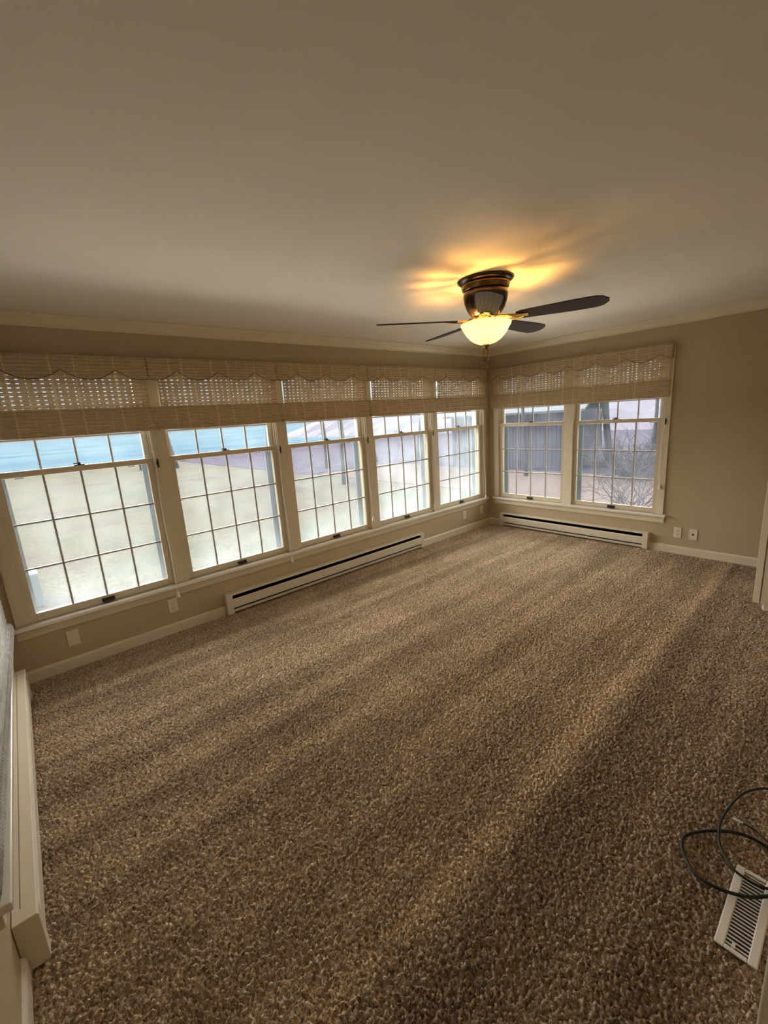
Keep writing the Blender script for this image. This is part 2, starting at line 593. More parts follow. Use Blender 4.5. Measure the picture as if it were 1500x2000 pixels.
struct(MB().box(WX, WX + TH, -5.9, 0, GZ, H).build('wall_right', M['wall']), 'taupe right wall')
struct(MB().box(-TH, WX + TH, -5.9, TH, H, H + 0.12).build('ceiling', M['ceiling']), 'flat off-white ceiling')

# carpet: real tufted relief
def carpet():
    rng = np.random.default_rng(7)
    step = 0.0042
    nx, ny = int(WX / step), int(5.62 / step)
    def blur(sig):
        a = rng.standard_normal((ny, nx))
        fy = np.fft.fftfreq(ny)[:, None]
        fx = np.fft.rfftfreq(nx)[None, :]
        g = np.exp(-2 * (PI ** 2) * (sig ** 2) * (fx ** 2 + fy ** 2))
        r = np.fft.irfft2(np.fft.rfft2(a) * g, s=(ny, nx))
        return r / r.std()
    gx = (np.arange(nx) + 0.5) * step
    gy = (np.arange(ny) + 0.5) * step
    GX, GY = np.meshgrid(gx, gy)
    # every tuft is a small rounded clump on a jittered lattice
    sp = 0.0100
    mx_, my_ = int(nx * step / sp) + 4, int(ny * step / sp) + 4
    jx = rng.uniform(0.05, 0.95, (my_, mx_)); jy = rng.uniform(0.05, 0.95, (my_, mx_))
    th = rng.uniform(0.45, 1.0, (my_, mx_)); tr_ = rng.uniform(0.75, 1.15, (my_, mx_))
    cx, cy = (GX / sp).astype(int), (GY / sp).astype(int)
    best = np.full(GX.shape, -0.4)
    for dy in (-1, 0, 1):
        for dx in (-1, 0, 1):
            ix, iy = cx + dx + 1, cy + dy + 1
            px, py = (cx + dx + jx[iy, ix]) * sp, (cy + dy + jy[iy, ix]) * sp
            q_ = ((GX - px) ** 2 + (GY - py) ** 2) / (sp * 0.66 * tr_[iy, ix]) ** 2
            best = np.maximum(best, th[iy, ix] - q_)
    h = 0.0150 * best - 0.0110 + 0.0010 * blur(20)
    h = np.clip(h, -0.019, 0.006)
    # the pile is pressed down along the walls and cut out at the register
    wy = -5.60 + GY
    edge = np.clip((np.minimum(GX, -wy) - 0.012) / 0.035, 0, 1)
    h = h * edge + (1 - edge) * (-0.006)
    cut = (np.abs(GX - 3.6165) < 0.046) & (np.abs(wy + 3.766) < 0.158)
    h[cut] = -0.019
    xs = (np.arange(nx) + 0.5) * step
    ys = -5.60 + (np.arange(ny) + 0.5) * step
    X, Y = np.meshgrid(xs, ys)
    X = X + rng.uniform(-1, 1, X.shape) * step * 0.3
    Y = Y + rng.uniform(-1, 1, Y.shape) * step * 0.3
    co = np.stack([X, Y, h], -1).reshape(-1, 3).astype(np.float32)
    idx = np.arange(nx * ny).reshape(ny, nx)
    q = np.stack([idx[:-1, :-1], idx[:-1, 1:], idx[1:, 1:], idx[1:, :-1]], -1).reshape(-1, 4)
    me = bpy.data.meshes.new('floor')
    me.vertices.add(len(co))
    me.vertices.foreach_set('co', co.ravel())
    me.loops.add(q.size)
    me.loops.foreach_set('vertex_index', q.ravel().astype(np.int32))
    me.polygons.add(len(q))
    me.polygons.foreach_set('loop_start', np.arange(0, q.size, 4, dtype=np.int32))
    me.update(calc_edges=True)
    me.polygons.foreach_set('use_smooth', np.ones(len(q), dtype=bool))
    me.materials.append(M['carpet'])
    o = bpy.data.objects.new('floor', me)
    COL.objects.link(o)
    return o
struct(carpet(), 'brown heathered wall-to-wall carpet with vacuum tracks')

# crown moulding
prof = [(0, 2.36), (0.014, 2.36), (0.014, 2.372), (0.022, 2.376), (0.03, 2.388), (0.046, 2.402), (0.050, 2.412), (0.064, 2.418), (0.070, 2.428), (0.082, 2.430), (0.082, 2.44), (0, 2.44)]
struct(MB().prism([(p[0], p[1]) for p in prof], 1, -5.56, 0.0).build('trim_1', M['trim']), 'crown moulding along the long window wall')
struct(MB().prism([(-p[0], p[1]) for p in prof], 0, 0.0, WX).build('trim_2', M['trim']), 'crown moulding along the far wall')
o = MB().prism([(p[0], p[1]) for p in prof], 0, 0.0, WX).build('trim_3', M['trim'])
o.location = (0, CY0, 0); o.rotation_euler = (0, 0, RZC)
struct(o, 'crown moulding along the near wall')
# baseboards
bp = [(0, -0.01), (0.015, -0.01), (0.015, 0.062), (0.011, 0.072), (0.004, 0.078), (0, 0.078)]
struct(MB().prism(bp, 1, -5.54, -4.05).prism(bp, 1, -1.49, 0.0).build('baseboard_left', M['trim']), 'cream baseboard under the long row of windows')
struct(MB().prism([(-p[0], p[1]) for p in bp], 0, 0.0, 0.214).prism([(-p[0], p[1]) for p in bp], 0, 2.142, WX).build('baseboard_back', M['trim']), 'cream baseboard along the far wall')
o = MB().prism(bp, 0, 0.0, 0.2).prism(bp, 0, 2.145, WX).build('baseboard_near', M['trim'])
o.location = (0, CY0, 0); o.rotation_euler = (0, 0, RZC)
struct(o, 'cream baseboard along the near wall')

# ------------------------------------------------------------------ windows (local frame: x along the wall, +y into the room)
def make_window():
    f = MB()
    J0, J1 = 0.4755, 0.53
    for s in (-1, 1):
        f.box(s * J0, s * J1, -0.16, 0.0, 0.386, 2.129)
        f.box(s * (J0 - 0.012), s * J0, -0.049, -0.046, 0.41, 2.10)      # parting bead
        f.box(s * (J0 - 0.010), s * J0, -0.008, 0.0, 0.41, 2.10)        # inner stop
        f.box(s * (J0 - 0.012), s * J0, -0.105, -0.090, 0.41, 2.10)
    f.box(-J0, J0, -0.16, 0.0, 2.102, 2.129)
    f.box(-J0, J0, -0.16, 0.0, 0.386, 0.409)
    f.box(-J1, J1, -0.20, -0.16, 0.375, 0.398)
    root = f.build('window', M['sash'])
    def sash(name, y0, y1, z0, z1, bot, top, mat):
        st = 0.045
        b = MB()
        b.box(-J0 + 0.001, -J0 + st, y0, y1, z0, z1)
        b.box(J0 - st, J0 - 0.001, y0, y1, z0, z1)
        b.box(-J0 + st, J0 - st, y0, y1, z0, z0 + bot)
        b.box(-J0 + st, J0 - st, y0, y1, z1 - top, z1)
        so = b.build(name, mat, root, bevel=0.003)
        gw = J0 - st
        ym = (y0 + y1) / 2 - 0.004
        g0, g1 = z0 + bot, z1 - top
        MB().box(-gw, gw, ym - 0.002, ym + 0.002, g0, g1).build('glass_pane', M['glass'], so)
        mb = MB()
        for k in (-1, 0, 1):
            mb.box(k * gw / 2 - 0.006, k * gw / 2 + 0.006, ym - 0.010, ym + 0.010, g0, g1)
        zs = [g0 + (g1 - g0) * k / 3 for k in (1, 2)]
        for z in zs:
            for k in range(4):
                xa = -gw + k * gw / 2 + (0.006 if k else 0)
                xb = -gw + (k + 1) * gw / 2 - (0.006 if k < 3 else 0)
                mb.box(xa, xb, ym - 0.010, ym + 0.010, z - 0.0055, z + 0.0055)
        mb.build('muntin_grid', M['muntin'], so)
        return so
    lo = sash('lower_sash', -0.044, -0.010, 0.411, 1.449, 0.055, 0.040, M['sash'])
    sash('upper_sash', -0.088, -0.052, 1.405, 2.101, 0.040, 0.045, M['jamb'])
    # finger lift on the bottom rail, lock on the meeting rail
    l = MB()
    l.box(-0.042, 0.042, -0.010, -0.005, 0.420, 0.448)
    l.prism([(-0.005, 0.424), (0.012, 0.420), (0.016, 0.428), (0.010, 0.430), (-0.005, 0.434)], 0, -0.038, 0.038)
    l.build('sash_lift', M['bronze'], lo, bevel=0.0015)
    k = MB()
    k.box(-0.030, 0.030, -0.040, -0.014, 1.449, 1.456)
    k.lathe([(0.0, 1.470), (0.008, 1.470), (0.012, 1.456), (0.0, 1.456)], 12, 0, -0.027)
    k.box(-0.006, 0.034, -0.032, -0.024, 1.460, 1.468)
    k.build('sash_lock', M['bronze'], lo)
    s = MB()
    z0, z1, y0, y1 = 0.412, 1.425, -0.146, -0.130
    s.box(-0.470, -0.415, y0, y1, z0, z1)
    s.box(0.415, 0.470, y0, y1, z0, z1)
    s.box(-0.415, 0.415, y0, y1, z0, z0 + 0.022)
    s.box(-0.415, 0.415, y0, y1, z1 - 0.020, z1)
    sf = s.build('screen_frame', M['screen_frame'], root)
    tb = MB()
    for sx in (-1, 1):
        tb.box(sx * 0.34 - 0.024, sx * 0.34 + 0.024, -0.129, -0.118, 1.392, 1.412)
    tb.build('screen_latch', M['screen_frame'], sf)
    return root

proto = make_window()
AC = [-4.8865, -3.8265, -2.7665, -1.7065, -0.6465]
BC = [0.6485, 1.7075]
names = ['first (nearest) window of the long row, beside the near wall', 'second window of the long row', 'middle window of the long row', 'fourth window of the long row', 'fifth window of the long row, next to the far corner',
         'left window of the far pair', 'right window of the far pair with branches outside']
wins = []
for i in range(7):
    o = proto if i == 0 else copy_tree(proto)
    o.name = 'window_%d' % (i + 1)
    if i < 5:
        o.location = (0, AC[i], 0); o.rotation_euler = (0, 0, RZA)
    else:
        o.location = (BC[i - 5], 0, 0); o.rotation_euler = (0, 0, RZB)
    struct(o, names[i])
    for sash_ in o.children:
        for pane in sash_.children:
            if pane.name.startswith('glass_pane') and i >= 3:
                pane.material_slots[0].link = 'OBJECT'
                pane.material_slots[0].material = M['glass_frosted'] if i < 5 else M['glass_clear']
    wins.append(o)
nr = empty('near_wall_frame', (0, CY0, 0), RZC)
for k, u in enumerate((0.75, 1.69)):
    o = copy_tree(proto)
    o.name = 'window_%d' % (8 + k)
    c, s = math.cos(RZC), math.sin(RZC)
    o.location = (u * c, CY0 + u * s, 0); o.rotation_euler = (0, 0, RZC)
    o.scale = (0.94, 1, 1)
    struct(o, 'window of the near wall hidden by the lowered shade')
bpy.data.objects.remove(nr)

# casings, stools, aprons
cas = MB()
for y in [AC[0] - 0.53] + [(AC[i] + AC[i + 1]) / 2 for i in range(4)] + [AC[4] + 0.53]:
    cas.box(0.0005, 0.020, y - 0.058, y + 0.058, 0.4105, 2.17) if AC[0] < y < AC[4] else cas.box(0.0005, 0.020, (y - 0.02) if y < -3 else y - 0.052, (y + 0.052) if y < -3 else y + 0.02, 0.4105, 2.17)
cas.box(0.0005, 0.020, AY0, AY1, 2.125, 2.17)
struct(cas.build('trim_4', M['sash'], bevel=0.002), 'cream casings between the windows of the long row')
struct(MB().box(0.0, 0.052, -5.462, -0.085, 0.383, 0.4095).box(-0.010, 0.0, AY0 + .003, AY1 - .003, 0.387, 0.4085).build('trim_5', M['stool'], bevel=0.004), 'cream window stool under the long row')
struct(MB().prism([(0.0005, 0.312), (0.012, 0.312), (0.018, 0.322), (0.018, 0.3825), (0.0005, 0.3825)], 1, -5.445, -0.10).build('trim_6', M['sash']), 'cream apron under the long window stool')
cas = MB()
for x0, x1 in ((BX0 - 0.02, BX0 + 0.052), ((BC[0] + BC[1]) / 2 - 0.058, (BC[0] + BC[1]) / 2 + 0.058), (BX1 - 0.052, BX1 + 0.02)):
    cas.box(x0, x1, -0.020, -0.0005, 0.4105, 2.17)
cas.box(BX0, BX1, -0.020, -0.0005, 2.125, 2.17)
struct(cas.build('trim_7', M['trim'], bevel=0.002), 'cream casings of the far pair of windows')
struct(MB().box(0.085, 2.285, -0.052, 0.0, 0.383, 0.4095).box(BX0 + .003, BX1 - .003, 0.0, 0.010, 0.387, 0.4085).build('trim_8', M['stool'], bevel=0.004), 'cream window stool of the far pair')
struct(MB().prism([(-0.0005, 0.312), (-0.012, 0.312), (-0.018, 0.322), (-0.018, 0.3825), (-0.0005, 0.3825)], 0, 0.10, 2.268).build('trim_9', M['trim']), 'cream apron under the far window stool')
def near(o):
    o.location = (0, CY0, 0); o.rotation_euler = (0, 0, RZC)
    return o
struct(near(MB().box(0.14, 2.29, 0.0, 0.046, 0.383, 0.4095).build('trim_10', M['stool'], bevel=0.004)), 'cream window stool on the near wall')
struct(near(MB().box(0.20, 2.255, 0.0005, 0.016, 0.312, 0.3825).box(0.13, 0.27, 0.0005, 0.018, 0.4105, 2.17).box(2.17, 2.28, 0.0005, 0.018, 0.4105, 2.17).build('trim_11', M['trim'], bevel=0.002)), 'cream apron and casings on the near wall')
# door casing beside the camera
struct(MB().box(3.697, 3.72, -4.50, -4.38, -0.01, 2.10).box(3.72, WX, -4.485, -4.395, -0.01, 2.10).build('trim_12', M['trim'], bevel=0.003), 'cream door casing at the bottom right corner')

# ------------------------------------------------------------------ roman shades (local frame, +y into the room, top at z = 2.18)
def grid(mb, nx, x0, x1, rows, fun):
    """sheet of nx columns; rows: parameters; fun(x, r) -> (y, z, dx)"""
    vs_ = []
    for r in rows:
        for i in range(nx + 1):
            x = x0 + (x1 - x0) * i / nx
            y, z = fun(x, r)
            vs_.append((x, y, z))
    fs = []
    for j in range(len(rows) - 1):
        for i in range(nx):
            a = j * (nx + 1) + i
            fs.append((a, a + 1, a + nx + 2, a + nx + 1))
    mb.add(vs_, fs)

def rib(z):
    return 0.0036 * math.cos(2 * PI * z / 0.0235) + 0.0008 * math.cos(2 * PI * z / 0.0078 + 1)

def poly_at(prof, t):
    """point on a polyline at arc parameter 0..1"""
    L = [math.dist(prof[i], prof[i + 1]) for i in range(len(prof) - 1)]
    d = t * sum(L)
    for i, l in enumerate(L):
        if d <= l or i == len(L) - 1:
            k = min(1.0, d / l)
            return tuple(prof[i][c] * (1 - k) + prof[i + 1][c] * k for c in (0, 1))
        d -= l

def make_shade(wd, cusp0, seed, root):
    rnd = random.Random(seed)
    TOP = 2.182
    hw = wd / 2
    ph = [rnd.uniform(0, 6.28) for _ in range(4)]
    wav = lambda x, a: a * (math.sin(7 * x + ph[0]) + 0.6 * math.sin(17 * x + ph[1]))
    def hem(x):
        tt = ((x - cusp0) / 0.322) % 1.0
        return 2.026 + 0.066 * abs(2 * tt - 1) ** 1.9
    nx = int(wd / 0.011)
    # head rail
    MB().box(-hw + 0.01, hw - 0.01, 0.021, 0.056, 2.135, TOP - 0.004).build('head_rail', M['trim'], root)
    # valance with scalloped hem and returns
    v = MB()
    rows = [i / 26 for i in range(27)]
    def fv(x, r):
        z = TOP * (1 - r) + hem(x) * r
        e = 0.0
        return (0.063 + rib(z) + wav(x, 0.0008) + 0.002 * r, z)
    grid(v, nx, -hw, hw, rows, fv)
    for s in (-1, 1):
        vs_ = []
        for j in range(17):
            z = TOP - j * (TOP - 2.035) / 16
            for y in (0.022, 0.040, 0.063):
                vs_.append((s * hw + rib(z) * s * 0.4, y + (rib(z) if y > 0.06 else 0), z))
        fs = [(j * 3 + i, j * 3 + i + 1, j * 3 + i + 4, j * 3 + i + 3) for j in range(16) for i in range(2)]
        v.add(vs_, fs)
    v.add([(-hw, 0.022, TOP), (hw, 0.022, TOP), (hw, 0.065, TOP), (-hw, 0.065, TOP)], [(0, 1, 2, 3)])
    vo = v.build('valance', M['fabric'], root, smooth=True, solid=0.003)
    MB().tube([(-hw + wd * i / 160, 0.0675 + wav(-hw + wd * i / 160, 0.0008), hem(-hw + wd * i / 160) + 0.001) for i in range(161)], 0.0028, 6).build('hem_piping', M['piping'], vo)
    # open-weave drop
    d = MB()
    d0, d1 = -hw + 0.012, hw - (0.055 if wd < 1.5 else 0.02)
    rows = [i / 44 for i in range(45)]
    def fd(x, r):
        z = (TOP - 0.015) * (1 - r) + 1.80 * r
        return (0.050 - 0.006 * r + 0.6 * rib(z) + wav(x, 0.0015) * r, z)
    grid(d, nx // 2, d0, d1, rows, fd)
    d.build('drop_panel', M['fabric_open'], root, smooth=True)
    # gathered folds at the bottom
    profs = [
        [(0.044, 1.79), (0.052, 1.826), (0.060, 1.832), (0.066, 1.80), (0.073, 1.745), (0.076, 1.708), (0.070, 1.694), (0.058, 1.692), (0.050, 1.72)],
        [(0.046, 1.72), (0.066, 1.705), (0.071, 1.690), (0.067, 1.677), (0.056, 1.675), (0.046, 1.70)],
        [(0.042, 1.70), (0.060, 1.686), (0.066, 1.672), (0.060, 1.661), (0.046, 1.660), (0.038, 1.69)],
    ]
    for k, p in enumerate(profs):
        f = MB()
        n = (40, 16, 16)[k]
        sag = 0.006
        def ff(x, r, p=p, k=k):
            y, z = poly_at(p, r)
            return (y + rib(z) * 0.8 + wav(x, 0.0012), z + wav(x + k, 0.0012) - sag * (1 - (x / hw) ** 2) * (0.3 + 0.3 * k))
        grid(f, nx, -hw + 0.004 * k, hw - 0.004 * k, [i / n for i in range(n + 1)], ff)
        f.build('fold', M['fabric'], root, smooth=True, solid=0.002)
    return root

def add_cord(root, pts, tassel=True, r=0.0028):
    c = MB().tube(smooth_path(pts, 5), r, 6).build('lift_cord', M['cord'], root, smooth=True)
    p = pts[-1]
    if tassel:
        MB().lathe([(0.002, 0.0), (0.008, -0.003), (0.009, -0.012), (0.0165, -0.042), (0.0165, -0.050), (0.002, -0.052)], 14).build('tassel', M['cord'], c, smooth=True).location = (p[0], p[1], p[2] + 0.002)
    return c

GA = 'woven roman shades along the long window row'
slabels = ['raised beige woven roman shade over the first, nearest window of the long row',
           'raised beige woven roman shade over the second window from the left',
           'raised beige woven roman shade over the middle window of the long row',
           'raised beige woven roman shade over the fourth window of the long row',
           'narrow-looking beige woven roman shade nearest the corner on the long window row']
ends = [0.362, 0.368, 0.562, None, 0.452]
base_shade = make_shade(1.052, 0.161 + 0.161, 3, empty('roman_shade'))
for i in range(5):
    o = base_shade if i == 0 else copy_tree(base_shade, None, ('lift_cord',))
    if i: o.name = 'roman_shade'
    o.location = (0, AC[i] - 0.004, 0)
    o.rotation_euler = (0, 0, RZA)
    tag(o, slabels[i], 'window shade', GA)
for i in range(5):
    root = [x for x in COL.objects if x.get('label') == slabels[i]][0]
    x0 = -0.478
    rd = random.Random(20 + i)
    if ends[i] is not None:
        ze = ends[i]
        pts = [(x0, 0.044, 1.70), (x0 - 0.003, 0.036, 1.55), (x0 - 0.006, 0.034, 1.43), (x0 - 0.004, 0.034, 1.37), (x0 + 0.008, 0.040, 1.15), (x0 + 0.012, 0.050, 0.92), (x0 + 0.006, 0.058, 0.70)]
        pts = [p for p in pts if p[2] > ze + 0.1]
        pts.append((x0 + 0.012, 0.0665, ze + 0.06))
        pts.append((x0 + 0.012, 0.0690, ze))
        add_cord(root, pts)
    else:
        pts = [(x0, 0.044, 1.70), (x0 - 0.003, 0.036, 1.55), (x0 - 0.006, 0.034, 1.43), (x0 - 0.004, 0.034, 1.37), (x0 - 0.025, 0.032, 1.0), (x0 - 0.035, 0.032, 0.70), (x0 - 0.020, 0.034, 0.56), (x0 + 0.04, 0.036, 0.46), (x0 + 0.12, 0.036, 0.420)]
        add_cord(root, pts, False, 0.003)
bs = make_shade(2.165, 0.161 - 0.161, 5, empty('roman_shade'))
bs.location = (1.1665, 0, 0)
bs.rotation_euler = (0, 0, RZB)
tag(bs, 'wide beige woven roman shade across the far pair of windows', 'window shade')
xb = -(2.222 - 1.1665)
add_cord(bs, [(xb + 0.045, 0.044, 1.70), (xb + 0.035, 0.034, 1.60), (xb + 0.012, 0.030, 1.47), (xb - 0.002, 0.034, 1.42), (xb + 0.006, 0.032, 1.36), (xb + 0.018, 0.030, 1.2), (xb + 0.022, 0.030, 1.0), (xb + 0.016, 0.030, 0.85), (xb + 0.008, 0.030, 0.74)])

# lowered shade on the near wall
root = empty('roman_shade', (0, CY0, 0), RZC)
tag(root, 'pale ribbed woven roman shade lowered to the stool at the left edge', 'window shade')
MB().box(0.16, 2.26, 0.019, 0.05, 2.12, 2.175).build('head_rail', M['trim'], root)
f = MB()
pr = [(0.052, 2.18), (0.048, 1.9), (0.040, 1.4), (0.036, 0.9), (0.034, 0.60), (0.033, 0.475)]
def ribc(z):
    return 0.003 * abs(math.sin(PI * z / 0.032))
def fl(x, r):
    y, z = poly_at(pr, r)
    return (max(0.020, y - 0.008 * (x - 0.15)) + ribc(z), z)
grid(f, 80, 0.15, 2.26, [i / 330 for i in range(331)], fl)
f.build('drop_panel', M['fabric_pale'], root, smooth=True, solid=0.003)
f = MB()
pr2 = [(0.034, 0.50), (0.050, 0.492), (0.058, 0.470), (0.058, 0.435), (0.050, 0.416), (0.036, 0.414)]
def fl2(x, r):
    y, z = poly_at(pr2, r)
    return (max(0.021, y - 0.014 * (x - 0.15)) + 0.002 * math.sin(2 * PI * x / 0.021), z)
grid(f, 420, 0.13, 2.27, [i / 24 for i in range(25)], fl2)
f.build('fold', M['fabric_pale'], root, smooth=True, solid=0.002)

# cord cleats
def make_cleat():
    m = MB()
    m.tube([(0, 0.0, -0.034), (0, 0.016, -0.030), (0, 0.019, -0.014), (0, 0.012, 0.0), (0, 0.019, 0.014), (0, 0.016, 0.030), (0, 0.0, 0.034)], [0.003, 0.005, 0.006, 0.007, 0.006, 0.005, 0.003], 8)
    m.box(-0.007, 0.007, 0.0, 0.012, -0.012, 0.012)
    return m.build('cord_cleat', M['bronze'], smooth=True)
cl = make_cleat()
cl_spots = [(0.0205, -4.392, 1.408, RZA, 'dark metal cord cleat on the casing right of the first window'),
            (0.0205, -3.334, 1.408, RZA, 'dark metal cord cleat on the casing right of the second window'),
            (0.0205, -2.276, 1.410, RZA, 'dark metal cord cleat on the casing right of the middle window'),
            (0.0205, -1.218, 1.408, RZA, 'dark metal cord cleat on the casing right of the fourth window'),
            (2.224, -0.0205, 1.412, RZB, 'dark metal cord cleat on the right casing of the far pair')]
for i, (x, y, z, rz, lab) in enumerate(cl_spots):
    o = cl if i == 0 else cl.copy()
    if i: COL.objects.link(o)
    o.location = (x, y, z)
    o.rotation_euler = (0, 0, rz)
    tag(o, lab, 'cord cleat', 'cord cleats on the window casings')

# ------------------------------------------------------------------ baseboard heaters (local frame, x along, +y into the room)
def make_heater(L, label, loc, rz):
    root = empty('baseboard_heater', loc, rz)
    tag(root, label, 'heater', 'electric baseboard heaters')
    h = L / 2
    e = 0.055
    b = MB()
    b.box(-h + e, h - e, 0.002, 0.010, 0.02, 0.186)
    b.box(-h + e, h - e, 0.002, 0.021, 0.186, 0.191)
    b.prism([(0.010, 0.1795), (0.062, 0.1795), (0.066, 0.176), (0.067, 0.178), (0.066, 0.186), (0.062, 0.190), (0.025, 0.190), (0.022, 0.184), (0.010, 0.184)], 0, -h + e, h - e)
    b.build('back_panel', M['heater'], root)
    c = MB()
    c.prism([(0.058, 0.062), (0.066, 0.058), (0.066, 0.128), (0.062, 0.137), (0.056, 0.140), (0.054, 0.136), (0.058, 0.126)], 0, -h + e, h - e)
    c.build('front_cover', M['heater'], root)
    c = MB()
    c.prism([(0.010, 0.018), (0.060, 0.018), (0.062, 0.042), (0.056, 0.042), (0.054, 0.026), (0.010, 0.026)], 0, -h + e, h - e)
    c.build('bottom_rail', M['heater'], root)
    d = MB()
    d.tube([(-h + e, 0.034, 0.10), (h - e, 0.034, 0.10)], 0.010, 10)
    n = int(L / 0.02)
    for i in range(n):
        x = -h + e + 0.01 + (L - 2 * e - 0.02) * i / (n - 1)
        d.box(x - 0.0006, x + 0.0006, 0.014, 0.050, 0.050, 0.168)
    d.box(-h + e, h - e, 0.0105, 0.0125, 0.026, 0.182)
    d.build('heating_element', M['heater_dark'], root)
    for s in (-1, 1):
        p = MB()
        p.prism([(0.002, 0.004), (0.064, 0.004), (0.068, 0.010), (0.068, 0.187), (0.064, 0.192), (0.002, 0.192)], 0, s * (h - e), s * h)
        p.build('end_cap', M['heater'], root, bevel=0.0015)
    return root
make_heater(2.545, 'long cream baseboard heater under the middle of the long window row', (0, -2.770, 0), RZA)
make_heater(1.926, 'cream baseboard heater under the far pair of windows', (1.178, 0, 0), RZB)
c_, s_ = math.cos(RZC), math.sin(RZC)
make_heater(1.94, 'cream baseboard heater seen end-on under the lowered shade at the left edge', (1.170 * c_, CY0 + 1.170 * s_, 0), RZC)

# ------------------------------------------------------------------ wall plates
def plate(kind, label, loc, rz):
    m = MB().box(-0.036, 0.036, 0.0005, 0.0065, -0.058, 0.058)
    root = m.build({'duplex': 'wall_outlet', 'jack': 'cable_jack', 'blank': 'blank_wall_plate'}[kind], M['plate'], bevel=0.002)
    root.location = loc
    root.rotation_euler = (0, 0, rz)
    if kind == 'duplex':
        for z in (0.0195, -0.0195):
            f = MB()
            f.prism([(0.0165 * math.cos(a), z + max(-0.0125, min(0.0125, 0.0165 * math.sin(a)))) for a in [2 * PI * i / 24 for i in range(24)]], 1, 0.0065, 0.0085)
            r = f.build('receptacle', M['plate'], root)
            s = MB()
            s.box(-0.0082, -0.0058, 0.0085, 0.0089, z - 0.001, z + 0.008)
            s.box(0.0058, 0.0082, 0.0085, 0.0089, z - 0.001, z + 0.007)
            s.tube([(0, 0.0085, z - 0.007), (0, 0.0089, z - 0.007)], 0.0028, 10)
            s.build('slots', M['plate_dark'], r)
        MB().tube([(0, 0.0065, 0), (0, 0.0078, 0)], 0.0032, 10).build('screw', M['plate'], root)
    elif kind == 'jack':
        MB().box(-0.010, 0.010, 0.0065, 0.0085, -0.008, 0.008).build('jack_body', M['plate_dark'], root)
        for z in (0.044, -0.044):
            MB().tube([(0, 0.0065, z), (0, 0.0075, z)], 0.003, 10).build('screw', M['plate'], root)
    else:
        for z in (0.030, -0.030):
            MB().tube([(0, 0.0065, z), (0, 0.0075, z)], 0.003, 10).build('screw', M['plate'], root)
    return root
tag(plate('blank', '', (0, -5.148, 0.222), RZA), 'blank cream wall plate under the first window, nearest the camera', 'wall plate')
tag(plate('duplex', '', (0, -4.460, 0.233), RZA), 'cream duplex outlet below the casing between first and second windows', 'outlet')
tag(plate('duplex', '', (0, -0.605, 0.238), RZA), 'cream duplex outlet under the fifth window near the corner', 'outlet')
tag(plate('blank', '', (0, -0.205, 0.238), RZA), 'blank cream wall plate closest to the far corner of the room', 'wall plate')
tag(plate('duplex', '', (2.404, 0, 0.228), RZB), 'cream duplex outlet right of the far heater, left of the cable jack', 'outlet')
tag(plate('jack', '', (2.545, 0, 0.226), RZB), 'cream cable jack plate with a dark port on the far wall', 'cable jack')

# ------------------------------------------------------------------ ceiling fan with light
FX, FY = 1.97, -2.82
fan = empty('ceiling_fan', (FX, FY, H), 0)
tag(fan, 'flush-mount five-blade ceiling fan with a lit glass bowl under the ceiling', 'ceiling fan')
z = lambda a: a - H
m = MB().lathe([(0.0, z(2.44)), (0.172, z(2.44)), (0.174, z(2.432)), (0.160, z(2.424)), (0.150, z(2.415)), (0.0, z(2.413))], 56)
m.build('canopy', M['pewter'], fan, smooth=True)
m = MB().lathe([(0.0, z(2.4125)), (0.146, z(2.4125)), (0.150, z(2.402)), (0.142, z(2.396)), (0.146, z(2.388)), (0.138, z(2.382)), (0.138, z(2.376)), (0.0, z(2.376))], 56)
m.build('brass_ring', M['brass'], fan, smooth=True)
m = MB().lathe([(0.0, z(2.3755)), (0.136, z(2.3755)), (0.138, z(2.345)), (0.132, z(2.310)), (0.118, z(2.272)), (0.098, z(2.240)), (0.080, z(2.226)), (0.0, z(2.224))], 56)
m.build('motor_housing', M['pewter'], fan, smooth=True)
m = MB().lathe([(0.0, z(2.2235)), (0.074, z(2.2235)), (0.078, z(2.214)), (0.066, z(2.200)), (0.054, z(2.196)), (0.054, z(2.182)), (0.062, z(2.178)), (0.062, z(2.170)), (0.0, z(2.170))], 40)
hub = m.build('switch_housing', M['gold'], fan, smooth=True)
